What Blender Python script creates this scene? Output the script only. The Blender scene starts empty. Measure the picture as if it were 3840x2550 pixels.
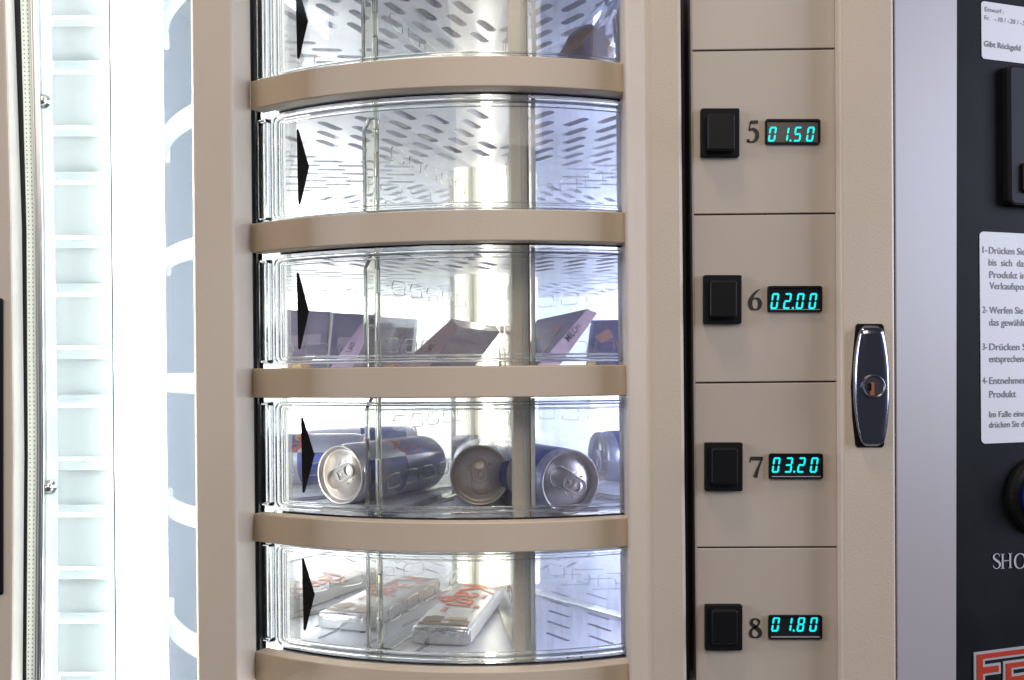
import bpy, bmesh, math, random
from mathutils import Vector, Matrix
random.seed(7)
S = bpy.context.scene
COL = S.collection
R = math.radians

# ------------------------------------------------------------------ camera
F = 3400.0            # focal length in photo pixels (3840 wide)
HX, HY = 1920.0, 1400.0
ROLL = R(0.5)
cam = bpy.data.cameras.new('camera')
cam.sensor_width = 36; cam.sensor_fit = 'HORIZONTAL'; cam.lens = F / 3840 * 36
cam.shift_y = 125 / 3840
cam.clip_start = 0.01; cam.clip_end = 50
co = bpy.data.objects.new('camera', cam); COL.objects.link(co)
co.matrix_world = Matrix.Rotation(R(90), 4, 'X') @ Matrix.Rotation(-ROLL, 4, 'Z')
S.camera = co

# ------------------------------------------------------------------ world, lights, exposure
W = bpy.data.worlds.new('World'); S.world = W; W.use_nodes = True
bg = W.node_tree.nodes['Background']
bg.inputs[0].default_value = (0.62, 0.64, 0.78, 1); bg.inputs[1].default_value = 0.11

def area(name, loc, target, size, power, color, size_y=None):
    l = bpy.data.lights.new(name, 'AREA'); l.energy = power; l.color = color
    l.size = size
    if size_y: l.shape = 'RECTANGLE'; l.size_y = size_y
    o = bpy.data.objects.new(name, l); COL.objects.link(o)
    o.location = loc
    o.rotation_euler = (Vector(target) - Vector(loc)).to_track_quat('-Z', 'Y').to_euler()
    return o
area('ceiling_lamp', (-0.30, 0.18, 1.75), (0.12, 0.63, 0.0), 0.35, 14, (1.0, 0.84, 0.64))
area('front_fill', (0.2, -1.9, 1.6), (0.0, 0.63, 0.0), 1.6, 33, (1.0, 0.90, 0.76))  # unseen warm area light added as frontal fill
area('window_right', (2.6, 0.0, 0.5), (0.0, 0.65, 0.0), 1.3, 85, (0.70, 0.78, 1.0))
area('window_left', (-2.4, -0.1, 0.6), (0.1, 0.65, 0.0), 1.2, 50, (0.74, 0.81, 1.0))

S.view_settings.view_transform = 'Standard'; S.view_settings.look = 'None'
S.view_settings.exposure = 0; S.view_settings.gamma = 1; S.view_settings.use_curve_mapping = False
S.render.engine = 'CYCLES'
S.cycles.use_denoising = True
S.cycles.max_bounces = 14; S.cycles.transparent_max_bounces = 40
S.cycles.transmission_bounces = 12; S.cycles.glossy_bounces = 6; S.cycles.diffuse_bounces = 5
S.cycles.sample_clamp_indirect = 4.0
S.cycles.caustics_refractive = True; S.cycles.caustics_reflective = True
S.cycles.blur_glossy = 0.4

# ------------------------------------------------------------------ photo pixel at a depth -> point
cr, sr = math.cos(ROLL), math.sin(ROLL)
def P(x, y, Y):
    a, b = x - HX, y - HY
    u, v = a * cr - b * sr, a * sr + b * cr
    return Vector((u / F * Y, Y, -v / F * Y))

D = 0.634; RB = 0.317; CX, CY = -0.0224, D + RB
def cyl(th, z, r): return Vector((CX + r * math.sin(th), CY - r * math.cos(th), z))
def theta_of(x, r, y=1400):
    a, b = x - HX, y - HY
    k = (a * cr - b * sr) / F
    A = 1 + k * k; Bq = -2 * (k * CX + CY); Cq = CX * CX + CY * CY - r * r
    d = max(Bq * Bq - 4 * A * Cq, 0)
    Y = (-Bq - math.sqrt(d)) / (2 * A)
    return math.atan2(k * Y - CX, CY - Y)

# ------------------------------------------------------------------ materials
M = {}
def mat(name, color=(.5, .5, .5), rough=.5, metal=0.0, emit=None, es=0, spec=.5, bump=None, coat=0):
    m = bpy.data.materials.new(name); m.use_nodes = True
    n = m.node_tree.nodes; b = n['Principled BSDF']
    b.inputs['Base Color'].default_value = (*color, 1)
    b.inputs['Roughness'].default_value = rough
    b.inputs['Metallic'].default_value = metal
    b.inputs['Specular IOR Level'].default_value = spec
    b.inputs['Coat Weight'].default_value = coat
    if emit:
        b.inputs['Emission Color'].default_value = (*emit, 1); b.inputs['Emission Strength'].default_value = es
    if bump:
        sc, st = bump[:2]; dist = bump[2] if len(bump) > 2 else .0006
        tc = n.new('ShaderNodeTexCoord'); nz = n.new('ShaderNodeTexNoise'); bp = n.new('ShaderNodeBump')
        nz.inputs['Scale'].default_value = sc; nz.inputs['Detail'].default_value = 3
        bp.inputs['Strength'].default_value = st; bp.inputs['Distance'].default_value = dist
        L = m.node_tree.links
        L.new(tc.outputs['Object'], nz.inputs['Vector']); L.new(nz.outputs['Fac'], bp.inputs['Height'])
        L.new(bp.outputs['Normal'], b.inputs['Normal'])
    M[name] = m
    return m

def vary(m, c1, c2, scale, stretch=(1, 1, 1), lo=.35, hi=.65, detail=4):
    """base colour mottled between two shades (dirt, print, grain)"""
    n, L = m.node_tree.nodes, m.node_tree.links
    tc = n.new('ShaderNodeTexCoord'); mp = n.new('ShaderNodeMapping'); nz = n.new('ShaderNodeTexNoise'); rp = n.new('ShaderNodeValToRGB')
    mp.inputs['Scale'].default_value = stretch
    nz.inputs['Scale'].default_value = scale; nz.inputs['Detail'].default_value = detail
    rp.color_ramp.elements[0].position = lo; rp.color_ramp.elements[0].color = (*c1, 1)
    rp.color_ramp.elements[1].position = hi; rp.color_ramp.elements[1].color = (*c2, 1)
    L.new(tc.outputs['Object'], mp.inputs['Vector']); L.new(mp.outputs['Vector'], nz.inputs['Vector'])
    L.new(nz.outputs['Fac'], rp.inputs['Fac']); L.new(rp.outputs['Color'], n['Principled BSDF'].inputs['Base Color'])

def acrylic(name, tint=(.97, .98, .98), dirt=.03, dirtcol=(.8, .8, .85), scale=60, stretch=(1, 1, 1), gloss=1.0, rough=.02, haze=0.0):
    """thin clear plastic: light goes straight through, the surface mirrors, dust scatters a little"""
    m = bpy.data.materials.new(name); m.use_nodes = True
    n, L = m.node_tree.nodes, m.node_tree.links
    n.clear()
    out = n.new('ShaderNodeOutputMaterial'); tr = n.new('ShaderNodeBsdfTransparent'); gl = n.new('ShaderNodeBsdfGlossy')
    fr = n.new('ShaderNodeFresnel'); mx = n.new('ShaderNodeMixShader'); mx2 = n.new('ShaderNodeMixShader')
    df = n.new('ShaderNodeBsdfDiffuse'); tl = n.new('ShaderNodeBsdfTranslucent'); ad = n.new('ShaderNodeMixShader')
    tr.inputs[0].default_value = (*tint, 1); gl.inputs[1].default_value = rough
    fr.inputs[0].default_value = 1.45
    df.inputs[0].default_value = (*dirtcol, 1); tl.inputs[0].default_value = (*dirtcol, 1)
    mu = n.new('ShaderNodeMath'); mu.operation = 'MULTIPLY'; mu.inputs[1].default_value = gloss
    L.new(fr.outputs[0], mu.inputs[0]); L.new(mu.outputs[0], mx.inputs[0])
    L.new(tr.outputs[0], mx.inputs[1]); L.new(gl.outputs[0], mx.inputs[2])
    ad.inputs[0].default_value = .5; L.new(df.outputs[0], ad.inputs[1]); L.new(tl.outputs[0], ad.inputs[2])
    tc = n.new('ShaderNodeTexCoord'); mp = n.new('ShaderNodeMapping'); nz = n.new('ShaderNodeTexNoise'); mr = n.new('ShaderNodeMapRange')
    mp.inputs['Scale'].default_value = stretch
    nz.inputs['Scale'].default_value = scale; nz.inputs['Detail'].default_value = 5; nz.inputs['Roughness'].default_value = .65
    mr.inputs[1].default_value = .5; mr.inputs[2].default_value = .8; mr.inputs[3].default_value = haze; mr.inputs[4].default_value = dirt + haze
    L.new(tc.outputs['Object'], mp.inputs['Vector']); L.new(mp.outputs['Vector'], nz.inputs['Vector'])
    L.new(nz.outputs['Fac'], mr.inputs[0]); L.new(mr.outputs[0], mx2.inputs[0])
    L.new(mx.outputs[0], mx2.inputs[1]); L.new(ad.outputs[0], mx2.inputs[2])
    L.new(mx2.outputs[0], out.inputs[0])
    M[name] = m
    return m

def glass(name, color=(.97, .98, .98), rough=.03, ior=1.45):
    m = bpy.data.materials.new(name); m.use_nodes = True
    n, L = m.node_tree.nodes, m.node_tree.links
    n.clear()
    out = n.new('ShaderNodeOutputMaterial'); g = n.new('ShaderNodeBsdfGlass')
    g.inputs['Color'].default_value = (*color, 1); g.inputs['Roughness'].default_value = rough; g.inputs['IOR'].default_value = ior
    L.new(g.outputs[0], out.inputs[0]); M[name] = m
    return m

mat('beige', (.50, .415, .345), .42, bump=(900, .35))
mat('beige_bar', (.47, .385, .31), .45, bump=(700, .2))
mat('beige_panel', (.47, .395, .345), .40, bump=(500, .12))
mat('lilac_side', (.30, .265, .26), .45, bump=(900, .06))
mat('cream_frame', (.62, .60, .50), .5)

mat('black', (.006, .006, .0065), .42, spec=.16)
mat('black_soft', (.008, .008, .0085), .55, spec=.10)
mat('rubber', (.008, .008, .008), .6)
mat('coin_black', (.018, .019, .024), .55, spec=.06, bump=(260, .12))
mat('ink', (.012, .012, .013), .6)
mat('edge_highlight', (.70, .66, .64), .4)  # light caught along the panel edge, put into a paler base colour
mat('white_label', (.52, .50, .51), .5)
mat('grey_ink', (.34, .33, .33), .5)
mat('red_ink', (.36, .028, .008), .6, spec=.15)
mat('dark_ink', (.06, .06, .065), .5)
mat('grey_bevel', (.30, .29, .29), .5)
mat('blue_knob', (.012, .03, .28), .25)
mat('chrome', (.29, .30, .37), .15, 1.0)
mat('lock_metal', (.12, .12, .135), .35, .9)
mat('steel', (.60, .60, .60), .3, 1.0)
mat('brass', (.45, .16, .07), .4, .6)
mat('screen', (.012, .013, .016), .15)
mat('screen_reflection', (.085, .072, .06), .2)  # room reflection on the first display, put into the base colour
mat('digit', (0, .1, .1), .5, emit=(0.0, .95, .97), es=1.0)
mat('rail_grey', (.42, .42, .45), .28, .55, bump=(300, .1))
mat('tray', (.84, .84, .87), .35, .05)
mat('white_inner', (.68, .69, .66), .5)
mat('wall_inner', (.78, .78, .74), .5)
mat('wall_steel', (.66, .71, .79), .5)
mat('post_brown', (.30, .22, .15), .4)

mat('tube', (1, 1, 1), .4, emit=(.93, 1.0, .97), es=22.0)
mat('tube_cool', (1, 1, 1), .4, emit=(.78, .83, 1.0), es=40.0)
mat('core_glow', (1, 1, 1), .4, emit=(1, .97, .84), es=9.0)
mat('shade_grey', (.58, .56, .62), .6)
mat('lamp_left', (1, 1, 1), .4, emit=(1.0, 1.0, .95), es=6.0)
mat('lamp_right', (1, 1, 1), .4, emit=(.82, .87, 1.0), es=6.0)
mat('sheet_glow', (.9,.9,.9), .4, emit=(.97, 1, .96), es=2.6)
mat('glow_white', (.9,.9,.9), .4, emit=(1, 1, .96), es=1.5)
acrylic('door_clear', dirt=.08, scale=45, gloss=.7, haze=.022)
acrylic('door_light_tint', tint=(.82, .85, .96), dirt=.16, dirtcol=(.62, .66, .9), scale=70, stretch=(3, 3, .5), gloss=1.0, haze=.035)
acrylic('divider_clear', tint=(.97, .975, .97), dirt=.12, scale=30, gloss=.35, rough=.06, haze=.035)
acrylic('window_clear', tint=(.95, .97, .99), dirt=.015, dirtcol=(.72, .76, .86), scale=420, gloss=.04, haze=.0)
acrylic('bag_film', tint=(.9, .91, .97), dirt=.10, dirtcol=(.8, .82, .95), scale=50, gloss=3.0, rough=.10, haze=.05)
glass('rib_glass', (.96, .97, .97), .02, 1.40)
glass('rim_glass', (.90, .90, .86), .05, 1.45)
mat('can_silver', (.58, .59, .66), .28, .95)
mat('can_blue', (.035, .045, .24), .28, .6)
mat('can_red', (.42, .05, .02), .35, .2)
mat('can_yellow', (.62, .33, .04), .35, .2)
mat('can_lid', (.54, .48, .43), .33, .95)
mat('foil', (.72, .71, .70), .25, .95, bump=(70, .8, .003))
mat('wafer_white', (.80, .77, .70), .35)
mat('wafer_brown', (.26, .15, .08), .4)
mat('wafer_gold', (.62, .45, .25), .4)
mat('orange_ink', (.75, .16, .05), .45)
mat('lilac', (.27, .19, .28), .35)
mat('pinkish', (.46, .31, .32), .35)
mat('purple', (.15, .11, .26), .33)
mat('purple_dark', (.05, .04, .12), .3)
mat('yellow_pack', (.85, .58, .20), .4)
mat('choc_print', (.50, .20, .10), .4)
mat('crumb', (.12, .07, .035), .8)
mat('bread', (.32, .16, .06), .7, bump=(60, .8))
vary(M['bread'], (.16, .075, .03), (.42, .23, .09), 30)
vary(M['purple'], (.075, .055, .13), (.15, .11, .20), 14, (1, 1, 2))
vary(M['coin_black'], (.0045, .0048, .006), (.008, .0083, .010), 22)
vary(M['cream_frame'], (.60, .58, .47), (.64, .62, .53), 12)
for k, a, b_ in (('beige', (.49, .405, .312), (.535, .445, .345)), ('beige_panel', (.42, .352, .288), (.46, .39, .322)), ('beige_bar', (.49, .395, .297), (.535, .435, .33))):
    vary(M[k], a, b_, 9, (1, 1, .5))

def opal(name, color, rough=.4, through=.6):
    m = mat(name, color, rough); n, L = m.node_tree.nodes, m.node_tree.links
    tl = n.new('ShaderNodeBsdfTranslucent'); mx = n.new('ShaderNodeMixShader'); tl.inputs[0].default_value = (*color, 1); mx.inputs[0].default_value = through
    L.new(n['Principled BSDF'].outputs[0], mx.inputs[1]); L.new(tl.outputs[0], mx.inputs[2]); L.new(mx.outputs[0], n['Material Output'].inputs[0])
opal('louvre', (.64, .68, .69), .35, .50)
opal('gasket', (.9, .90, .84), .5, .85)
opal('jamb', (.92, .96, .94), .4, .8)
opal('post_cream', (.92, .82, .66), .4, .22)
opal('core_cream', (.80, .78, .68), .4, .3)
opal('rim_white', (.86, .88, .84), .3, .4)
# ------------------------------------------------------------------ mesh helpers
def finish(name, bm, mats, parent=None, smooth=False, bevel=0, local=False, segs=2):
    bmesh.ops.recalc_face_normals(bm, faces=bm.faces)
    c = Vector((0, 0, 0))
    if not local and len(bm.verts):
        lo = Vector([min(v.co[i] for v in bm.verts) for i in range(3)]); hi = Vector([max(v.co[i] for v in bm.verts) for i in range(3)])
        c = (lo + hi) / 2
        for v in bm.verts: v.co -= c
    me = bpy.data.meshes.new(name); bm.to_mesh(me); bm.free()
    for m in (mats if isinstance(mats, (list, tuple)) else [mats]): me.materials.append(M[m])
    if smooth:
        for p in me.polygons: p.use_smooth = True
    o = bpy.data.objects.new(name, me); COL.objects.link(o)
    o.location = c
    if parent:
        o.parent = parent
        if not local:
            pm = parent
            off = Vector((0, 0, 0))
            while pm:                       # every parent in the machine is only translated
                off += pm.location + (pm.matrix_parent_inverse.translation if pm.parent else Vector((0, 0, 0)))
                pm = pm.parent
            o.matrix_parent_inverse = Matrix.Translation(-off)
    if bevel:
        md = o.modifiers.new('bevel', 'BEVEL'); md.width = bevel; md.segments = segs; md.limit_method = 'ANGLE'; md.angle_limit = R(35)
    return o
def empty(name, loc, label=None, cat=None, group=None):
    o = bpy.data.objects.new(name, None); COL.objects.link(o); o.location = loc; o.empty_display_size = .02
    tag(o, label, cat, group); return o
def tag(o, label=None, cat=None, group=None):
    if label: o['label'] = label
    if cat: o['category'] = cat
    if group: o['group'] = group
def BM(): return bmesh.new()
def hexa(bm, f, b, mi=0, mis=None):
    """front loop f and back loop b of the same length -> closed prism"""
    vf = [bm.verts.new(p) for p in f]; vb = [bm.verts.new(p) for p in b]
    n = len(f); fs = [bm.faces.new(vf), bm.faces.new(vb[::-1])]
    for i in range(n):
        j = (i + 1) % n; fs.append(bm.faces.new((vf[i], vb[i], vb[j], vf[j])))
    for k, fc in enumerate(fs): fc.material_index = mis[k] if mis else mi
    return fs
def prism(bm, px, Yf, Yb, mi=0):
    """outline in photo pixels at depth Yf, pushed straight back to Yb"""
    f = [P(x, y, Yf) for x, y in px]
    hexa(bm, f, [Vector((p.x, Yb, p.z)) for p in f], mi)
def rect(x0, y0, x1, y1): return [(x0, y0), (x1, y0), (x1, y1), (x0, y1)]
def rrect(x0, y0, x1, y1, r, n=5):
    out = []
    for cx, cy, a0 in ((x1 - r, y0 + r, -90), (x1 - r, y1 - r, 0), (x0 + r, y1 - r, 90), (x0 + r, y0 + r, 180)):
        for i in range(n + 1):
            a = R(a0 + 90 * i / n); out.append((cx + r * math.cos(a), cy + r * math.sin(a)))
    return out
def strip(bm, ys, xl, xr, Yf, Yb, mi=0):
    """upright strip whose left and right edges follow photo pixels"""
    prism(bm, list(zip(xl, ys)) + list(zip(xr, ys))[::-1], Yf, Yb, mi)
def box(bm, lo, hi, mi=0, mtx=None):
    x0, y0, z0 = lo; x1, y1, z1 = hi
    f = [Vector(p) for p in ((x0, y0, z0), (x1, y0, z0), (x1, y0, z1), (x0, y0, z1))]
    b = [Vector((p.x, y1, p.z)) for p in f]
    if mtx: f = [mtx @ p for p in f]; b = [mtx @ p for p in b]
    hexa(bm, f, b, mi)
def tube(bm, pts, r, n=8, closed=False, mi=0):
    rings = []
    N = len(pts)
    for i, p in enumerate(pts):
        a = pts[(i - 1) % N] if closed or i > 0 else p
        b = pts[(i + 1) % N] if closed or i < N - 1 else p
        t = (b - a).normalized()
        up = Vector((0, 0, 1)) if abs(t.z) < .9 else Vector((0, 1, 0))
        s = t.cross(up).normalized(); u = s.cross(t)
        rr = r[i] if isinstance(r, (list, tuple)) else r
        rings.append([bm.verts.new(p + rr * (math.cos(2 * math.pi * k / n) * s + math.sin(2 * math.pi * k / n) * u)) for k in range(n)])
    for i in range(N if closed else N - 1):
        A, B_ = rings[i], rings[(i + 1) % N]
        for k in range(n):
            bm.faces.new((A[k], A[(k + 1) % n], B_[(k + 1) % n], B_[k])).material_index = mi
    if not closed:
        bm.faces.new(rings[0][::-1]).material_index = mi; bm.faces.new(rings[-1]).material_index = mi
def lathe(bm, prof, n=40, mi=0, mtx=Matrix(), mif=None):
    rings = []
    for r_, z in prof:
        rings.append([bm.verts.new(mtx @ Vector((r_ * math.cos(2 * math.pi * k / n), r_ * math.sin(2 * math.pi * k / n), z))) for k in range(n)] if r_ > 1e-6 else [bm.verts.new(mtx @ Vector((0, 0, z)))])
    for i in range(len(rings) - 1):
        A, B_ = rings[i], rings[i + 1]
        for k in range(n):
            j = (k + 1) % n
            if len(A) == 1 and len(B_) == 1: continue
            if len(A) == 1: f = bm.faces.new((A[0], B_[j], B_[k]))
            elif len(B_) == 1: f = bm.faces.new((A[k], A[j], B_[0]))
            else: f = bm.faces.new((A[k], A[j], B_[j], B_[k]))
            f.material_index = mif(i, k) if mif else mi
def arc(bm, t0, t1, r0, r1, z0, z1, n=48, mi=0):
    """block of a ring between two angles"""
    prev = None
    for i in range(n + 1):
        t = t0 + (t1 - t0) * i / n
        q = [bm.verts.new(cyl(t, z, r)) for r, z in ((r1, z0), (r1, z1), (r0, z1), (r0, z0))]
        if prev:
            for k in range(4): bm.faces.new((prev[k], prev[(k + 1) % 4], q[(k + 1) % 4], q[k])).material_index = mi
        else: bm.faces.new(q).material_index = mi
        prev = q
    bm.faces.new(prev[::-1]).material_index = mi
def shape2d(loops, depth):
    """flat outline with holes in XY, thick along Z"""
    cu = bpy.data.curves.new('tmp', 'CURVE'); cu.dimensions = '2D'; cu.fill_mode = 'BOTH'; cu.extrude = depth / 2
    for lp in loops:
        sp = cu.splines.new('POLY'); sp.points.add(len(lp) - 1); sp.use_cyclic_u = True
        for pt, q in zip(sp.points, lp): pt.co = (q[0], q[1], 0, 1)
    return curve_bm(cu)
def curve_bm(cu):
    o = bpy.data.objects.new('tmp', cu); COL.objects.link(o)
    dg = bpy.context.evaluated_depsgraph_get(); dg.update()
    me = bpy.data.meshes.new_from_object(o.evaluated_get(dg))
    bm = BM(); bm.from_mesh(me)
    bmesh.ops.remove_doubles(bm, verts=bm.verts, dist=1e-7)
    bpy.data.objects.remove(o); bpy.data.curves.remove(cu); bpy.data.meshes.remove(me)
    return bm
def text_bm(body, height, width=None, bold=0.0, shear=0.0, thick=.0001):
    """lettering with cap height 'height', optionally squeezed to 'width', baseline at 0"""
    cu = bpy.data.curves.new('tmp', 'FONT'); cu.body = body; cu.size = 1; cu.shear = shear; cu.offset = bold; cu.resolution_u = 3
    bm = curve_bm(cu)
    for f in bm.faces: f.material_index = 0
    xs = [v.co.x for v in bm.verts]
    sx = height / .70
    if width: sx = width / max(max(xs) - min(xs), 1e-6)
    x0 = min(xs)
    for v in bm.verts: v.co = Vector(((v.co.x - x0) * sx, v.co.y * height / .70, 0))
    return bm
def merge(bm, other, fn=None, mi=None):
    vm = {}
    for v in other.verts: vm[v] = bm.verts.new(fn(v.co) if fn else v.co)
    for f in other.faces:
        try: nf = bm.faces.new([vm[v] for v in f.verts]); nf.material_index = f.material_index if mi is None else mi
        except ValueError: pass
    other.free()
def catmull(pts, k=6):
    out = []
    n = len(pts)
    for i in range(n - 1):
        p0, p1, p2, p3 = pts[max(i - 1, 0)], pts[i], pts[i + 1], pts[min(i + 2, n - 1)]
        for j in range(k):
            t = j / k
            out.append(tuple(.5 * ((2 * b) + (-a + c) * t + (2 * a - 5 * b + 4 * c - d) * t * t + (-a + 3 * b - 3 * c + d) * t ** 3) for a, b, c, d in zip(p0, p1, p2, p3)))
    out.append(pts[-1]); return out
def stroke(bm, pts, fn, smooth=True, mi=0):
    """pen stroke: points (x, y, width) drawn as a ribbon through fn(x, y)"""
    q = catmull(pts) if smooth and len(pts) > 2 else pts
    L, Rr = [], []
    for i, (x, y, w) in enumerate(q):
        a = q[max(i - 1, 0)]; b = q[min(i + 1, len(q) - 1)]
        dx, dy = b[0] - a[0], b[1] - a[1]; l = math.hypot(dx, dy) or 1
        nx, ny = -dy / l * w / 2, dx / l * w / 2
        L.append(bm.verts.new(fn(x + nx, y + ny))); Rr.append(bm.verts.new(fn(x - nx, y - ny)))
    for i in range(len(q) - 1):
        try: bm.faces.new((L[i], L[i + 1], Rr[i + 1], Rr[i])).material_index = mi
        except ValueError: pass
GL = {
 '5': [[(.20, .93, .11), (.58, .95, .11)], [(.20, .96, .05), (.13, .56, .045)],
       [(.13, .55, .05), (.30, .62, .09), (.48, .52, .13), (.54, .32, .14), (.45, .10, .11), (.26, .02, .06), (.06, .07, .06)], [(.01, .08, .10), (.14, .08, .12)]],
 '6': [[(.56, 1.0, .02), (.36, .86, .07), (.17, .62, .11), (.08, .34, .15), (.15, .09, .12), (.32, .01, .05), (.49, .09, .10), (.55, .30, .14), (.48, .50, .11), (.33, .56, .06), (.16, .46, .03)]],
 '7': [[(.03, .93, .13), (.62, .93, .13)], [(.59, .95, .04), (.40, .45, .09), (.26, 0, .14)], [(.05, .97, .03), (.01, .74, .05)]],
 '8': [[(.30, .99, .05), (.13, .90, .10), (.11, .72, .13), (.30, .54, .15), (.50, .36, .15), (.54, .16, .13), (.42, .03, .09), (.28, .005, .05), (.12, .06, .10), (.05, .22, .12), (.12, .42, .09), (.32, .56, .07), (.46, .70, .07), (.47, .88, .09), (.30, .99, .05)]],
 'S': [[(.52, .78, .03), (.46, .95, .05), (.28, .99, .05), (.12, .88, .10), (.12, .70, .13), (.30, .54, .15), (.50, .36, .15), (.52, .16, .12), (.36, .01, .05), (.14, .06, .05), (.05, .26, .03)]],
 'H': [[(.14, 0, .13), (.14, 1, .13)], [(.72, 0, .13), (.72, 1, .13)], [(.14, .52, .05), (.72, .52, .05)], [(0, .02, .04), (.28, .02, .04)], [(.58, .02, .04), (.86, .02, .04)], [(0, .98, .04), (.28, .98, .04)], [(.58, .98, .04), (.86, .98, .04)]],
 'O': [[(.42, 1.0, .05), (.16, .86, .11), (.07, .50, .14), (.16, .14, .11), (.42, 0, .05), (.68, .14, .11), (.77, .50, .14), (.68, .86, .11), (.42, 1.0, .05)]],
}

# ================================================================== THE MACHINE
# front bands (photo y of top / bottom edge at x = 1850)
BANDS = [(-375, -258), (207, 322), (784, 902), (1372, 1490), (1960, 2073), (2520, 2635)]
BZ = [(P(1850, b, D).z, P(1850, t, D).z) for t, b in BANDS]      # (bottom z, top z)
TZ = [(a + b) / 2 for a, b in BZ]                                # tray heights
ZLO, ZHI = -.52, .52

VM = empty('vending_machine', (0.0, .75, ZLO), 'beige drum vending machine with clear doors, price buttons and a lit side window', 'vending machine')

YP = .63      # face of the uprights
# left upright: face + side turned to the drum
bm = BM()
a0, a1 = P(712, -60, YP), P(738, 2610, YP); b0, b1 = P(870, -60, YP), P(893, 2610, YP); c0, c1 = P(938, -60, .69), P(964, 2610, .69)
def vpoly(bm, top, bot, mi=0): hexa(bm, top, bot, mi)
vpoly(bm, [a0, b0, c0, Vector((a0.x, .69, c0.z))], [a1, b1, c1, Vector((a1.x, .69, c1.z))])
finish('upright', bm, 'beige', VM, bevel=.0018)
# right upright with bevelled inner side
bm = BM()
b0, b1 = P(2428, -60, YP), P(2442, 2610, YP); a0, a1 = P(2341, -60, .641), P(2366, 2610, .641); c0, c1 = P(2553, -60, YP), P(2577, 2610, YP)
vpoly(bm, [a0, b0, c0, Vector((c0.x, .70, c0.z)), Vector((a0.x, .70, a0.z))], [a1, b1, c1, Vector((c1.x, .70, c1.z)), Vector((a1.x, .70, a1.z))])
finish('upright', bm, 'beige', VM, bevel=.0025)
# black door gap between upright and selection panel
bm = BM(); strip(bm, (-60, 2610), (2550, 2574), (2590, 2612), .655, .70); finish('door_gap', bm, 'rubber', VM)
# black guide channel at the drum's left
bm = BM(); strip(bm, (-60, 2610), (930, 956), (972, 998), .703, .706)
strip(bm, (-60, 2610), (936, 962), (950, 976), .694, .704)
finish('guide_channel', bm, 'black', VM, bevel=.001)

# cross bars in front of the drum, grey rail behind each
tl, tr_ = theta_of(945, RB, 1400), R(34)
for (zb, zt), (pt, pb) in list(zip(BZ, BANDS)):
    t0 = theta_of(945 + (pt - 1200) * .0075, RB, (pt + pb) / 2)
    bm = BM(); arc(bm, t0, tr_, RB - .013, RB, zb, zt, 60)
    bar = finish('cross_bar', bm, 'beige_bar', VM, bevel=.0008)
    bm = BM(); arc(bm, t0 + R(2.0), tr_, RB - .029, RB - .0135, zb + .0008, zt - .0012, 60)
    arc(bm, t0 + R(2.0), tr_, RB - .0200, RB - .0185, zb - .0006, zt + .0004, 60, 1)
    finish('rail', bm, ['rail_grey', 'rubber'], bar, bevel=.0005)

# clear curved doors, one per row
RD = .300
def ring_on_cyl(bm, x0, x1, z0, z1, rad, w, r0, r1, mi=0):
    def loop(d):
        a0, a1, c0, c1 = x0 + d, x1 - d, z0 + d, z1 - d; rr = max(rad - d, .0005); out = []
        n = 24
        for i in range(n): out.append((a0 + rr + (a1 - a0 - 2 * rr) * i / n, c1))
        for k in range(5): q = R(90 - 90 * k / 5); out.append((a1 - rr + rr * math.cos(q), c1 - rr + rr * math.sin(q)))
        for i in range(6): out.append((a1, c1 - rr - (c1 - c0 - 2 * rr) * i / 6))
        for k in range(5): q = R(-90 * k / 5); out.append((a1 - rr + rr * math.cos(q), c0 + rr + rr * math.sin(q)))
        for i in range(n): out.append((a1 - rr - (a1 - a0 - 2 * rr) * i / n, c0))
        for k in range(5): q = R(-90 - 90 * k / 5); out.append((a0 + rr + rr * math.cos(q), c0 + rr + rr * math.sin(q)))
        for i in range(6): out.append((a0, c0 + rr + (c1 - c0 - 2 * rr) * i / 6))
        for k in range(5): q = R(180 - 90 * k / 5); out.append((a0 + rr + rr * math.cos(q), c1 - rr + rr * math.sin(q)))
        return out
    A, B_ = loop(0), loop(w); h = w * .3
    A2, B2 = loop(h), loop(w - h)
    def V(lp, r): return [bm.verts.new(cyl(s / RD, z, r)) for s, z in lp]
    rings = [V(A, r0), V(A2, r1), V(B2, r1), V(B_, r0)]
    n = len(A)
    for k in range(4):
        p, q = rings[k], rings[(k + 1) % 4]
        for i in range(n):
            j = (i + 1) % n; bm.faces.new((p[i], p[j], q[j], q[i])).material_index = mi
ARROWS = [(-62, 222, 1108, 1156), (483, 770, 1112, 1160), (1020, 1312, 1112, 1160), (1562, 1850, 1128, 1180), (2092, 2366, 1132, 1181)]
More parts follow.
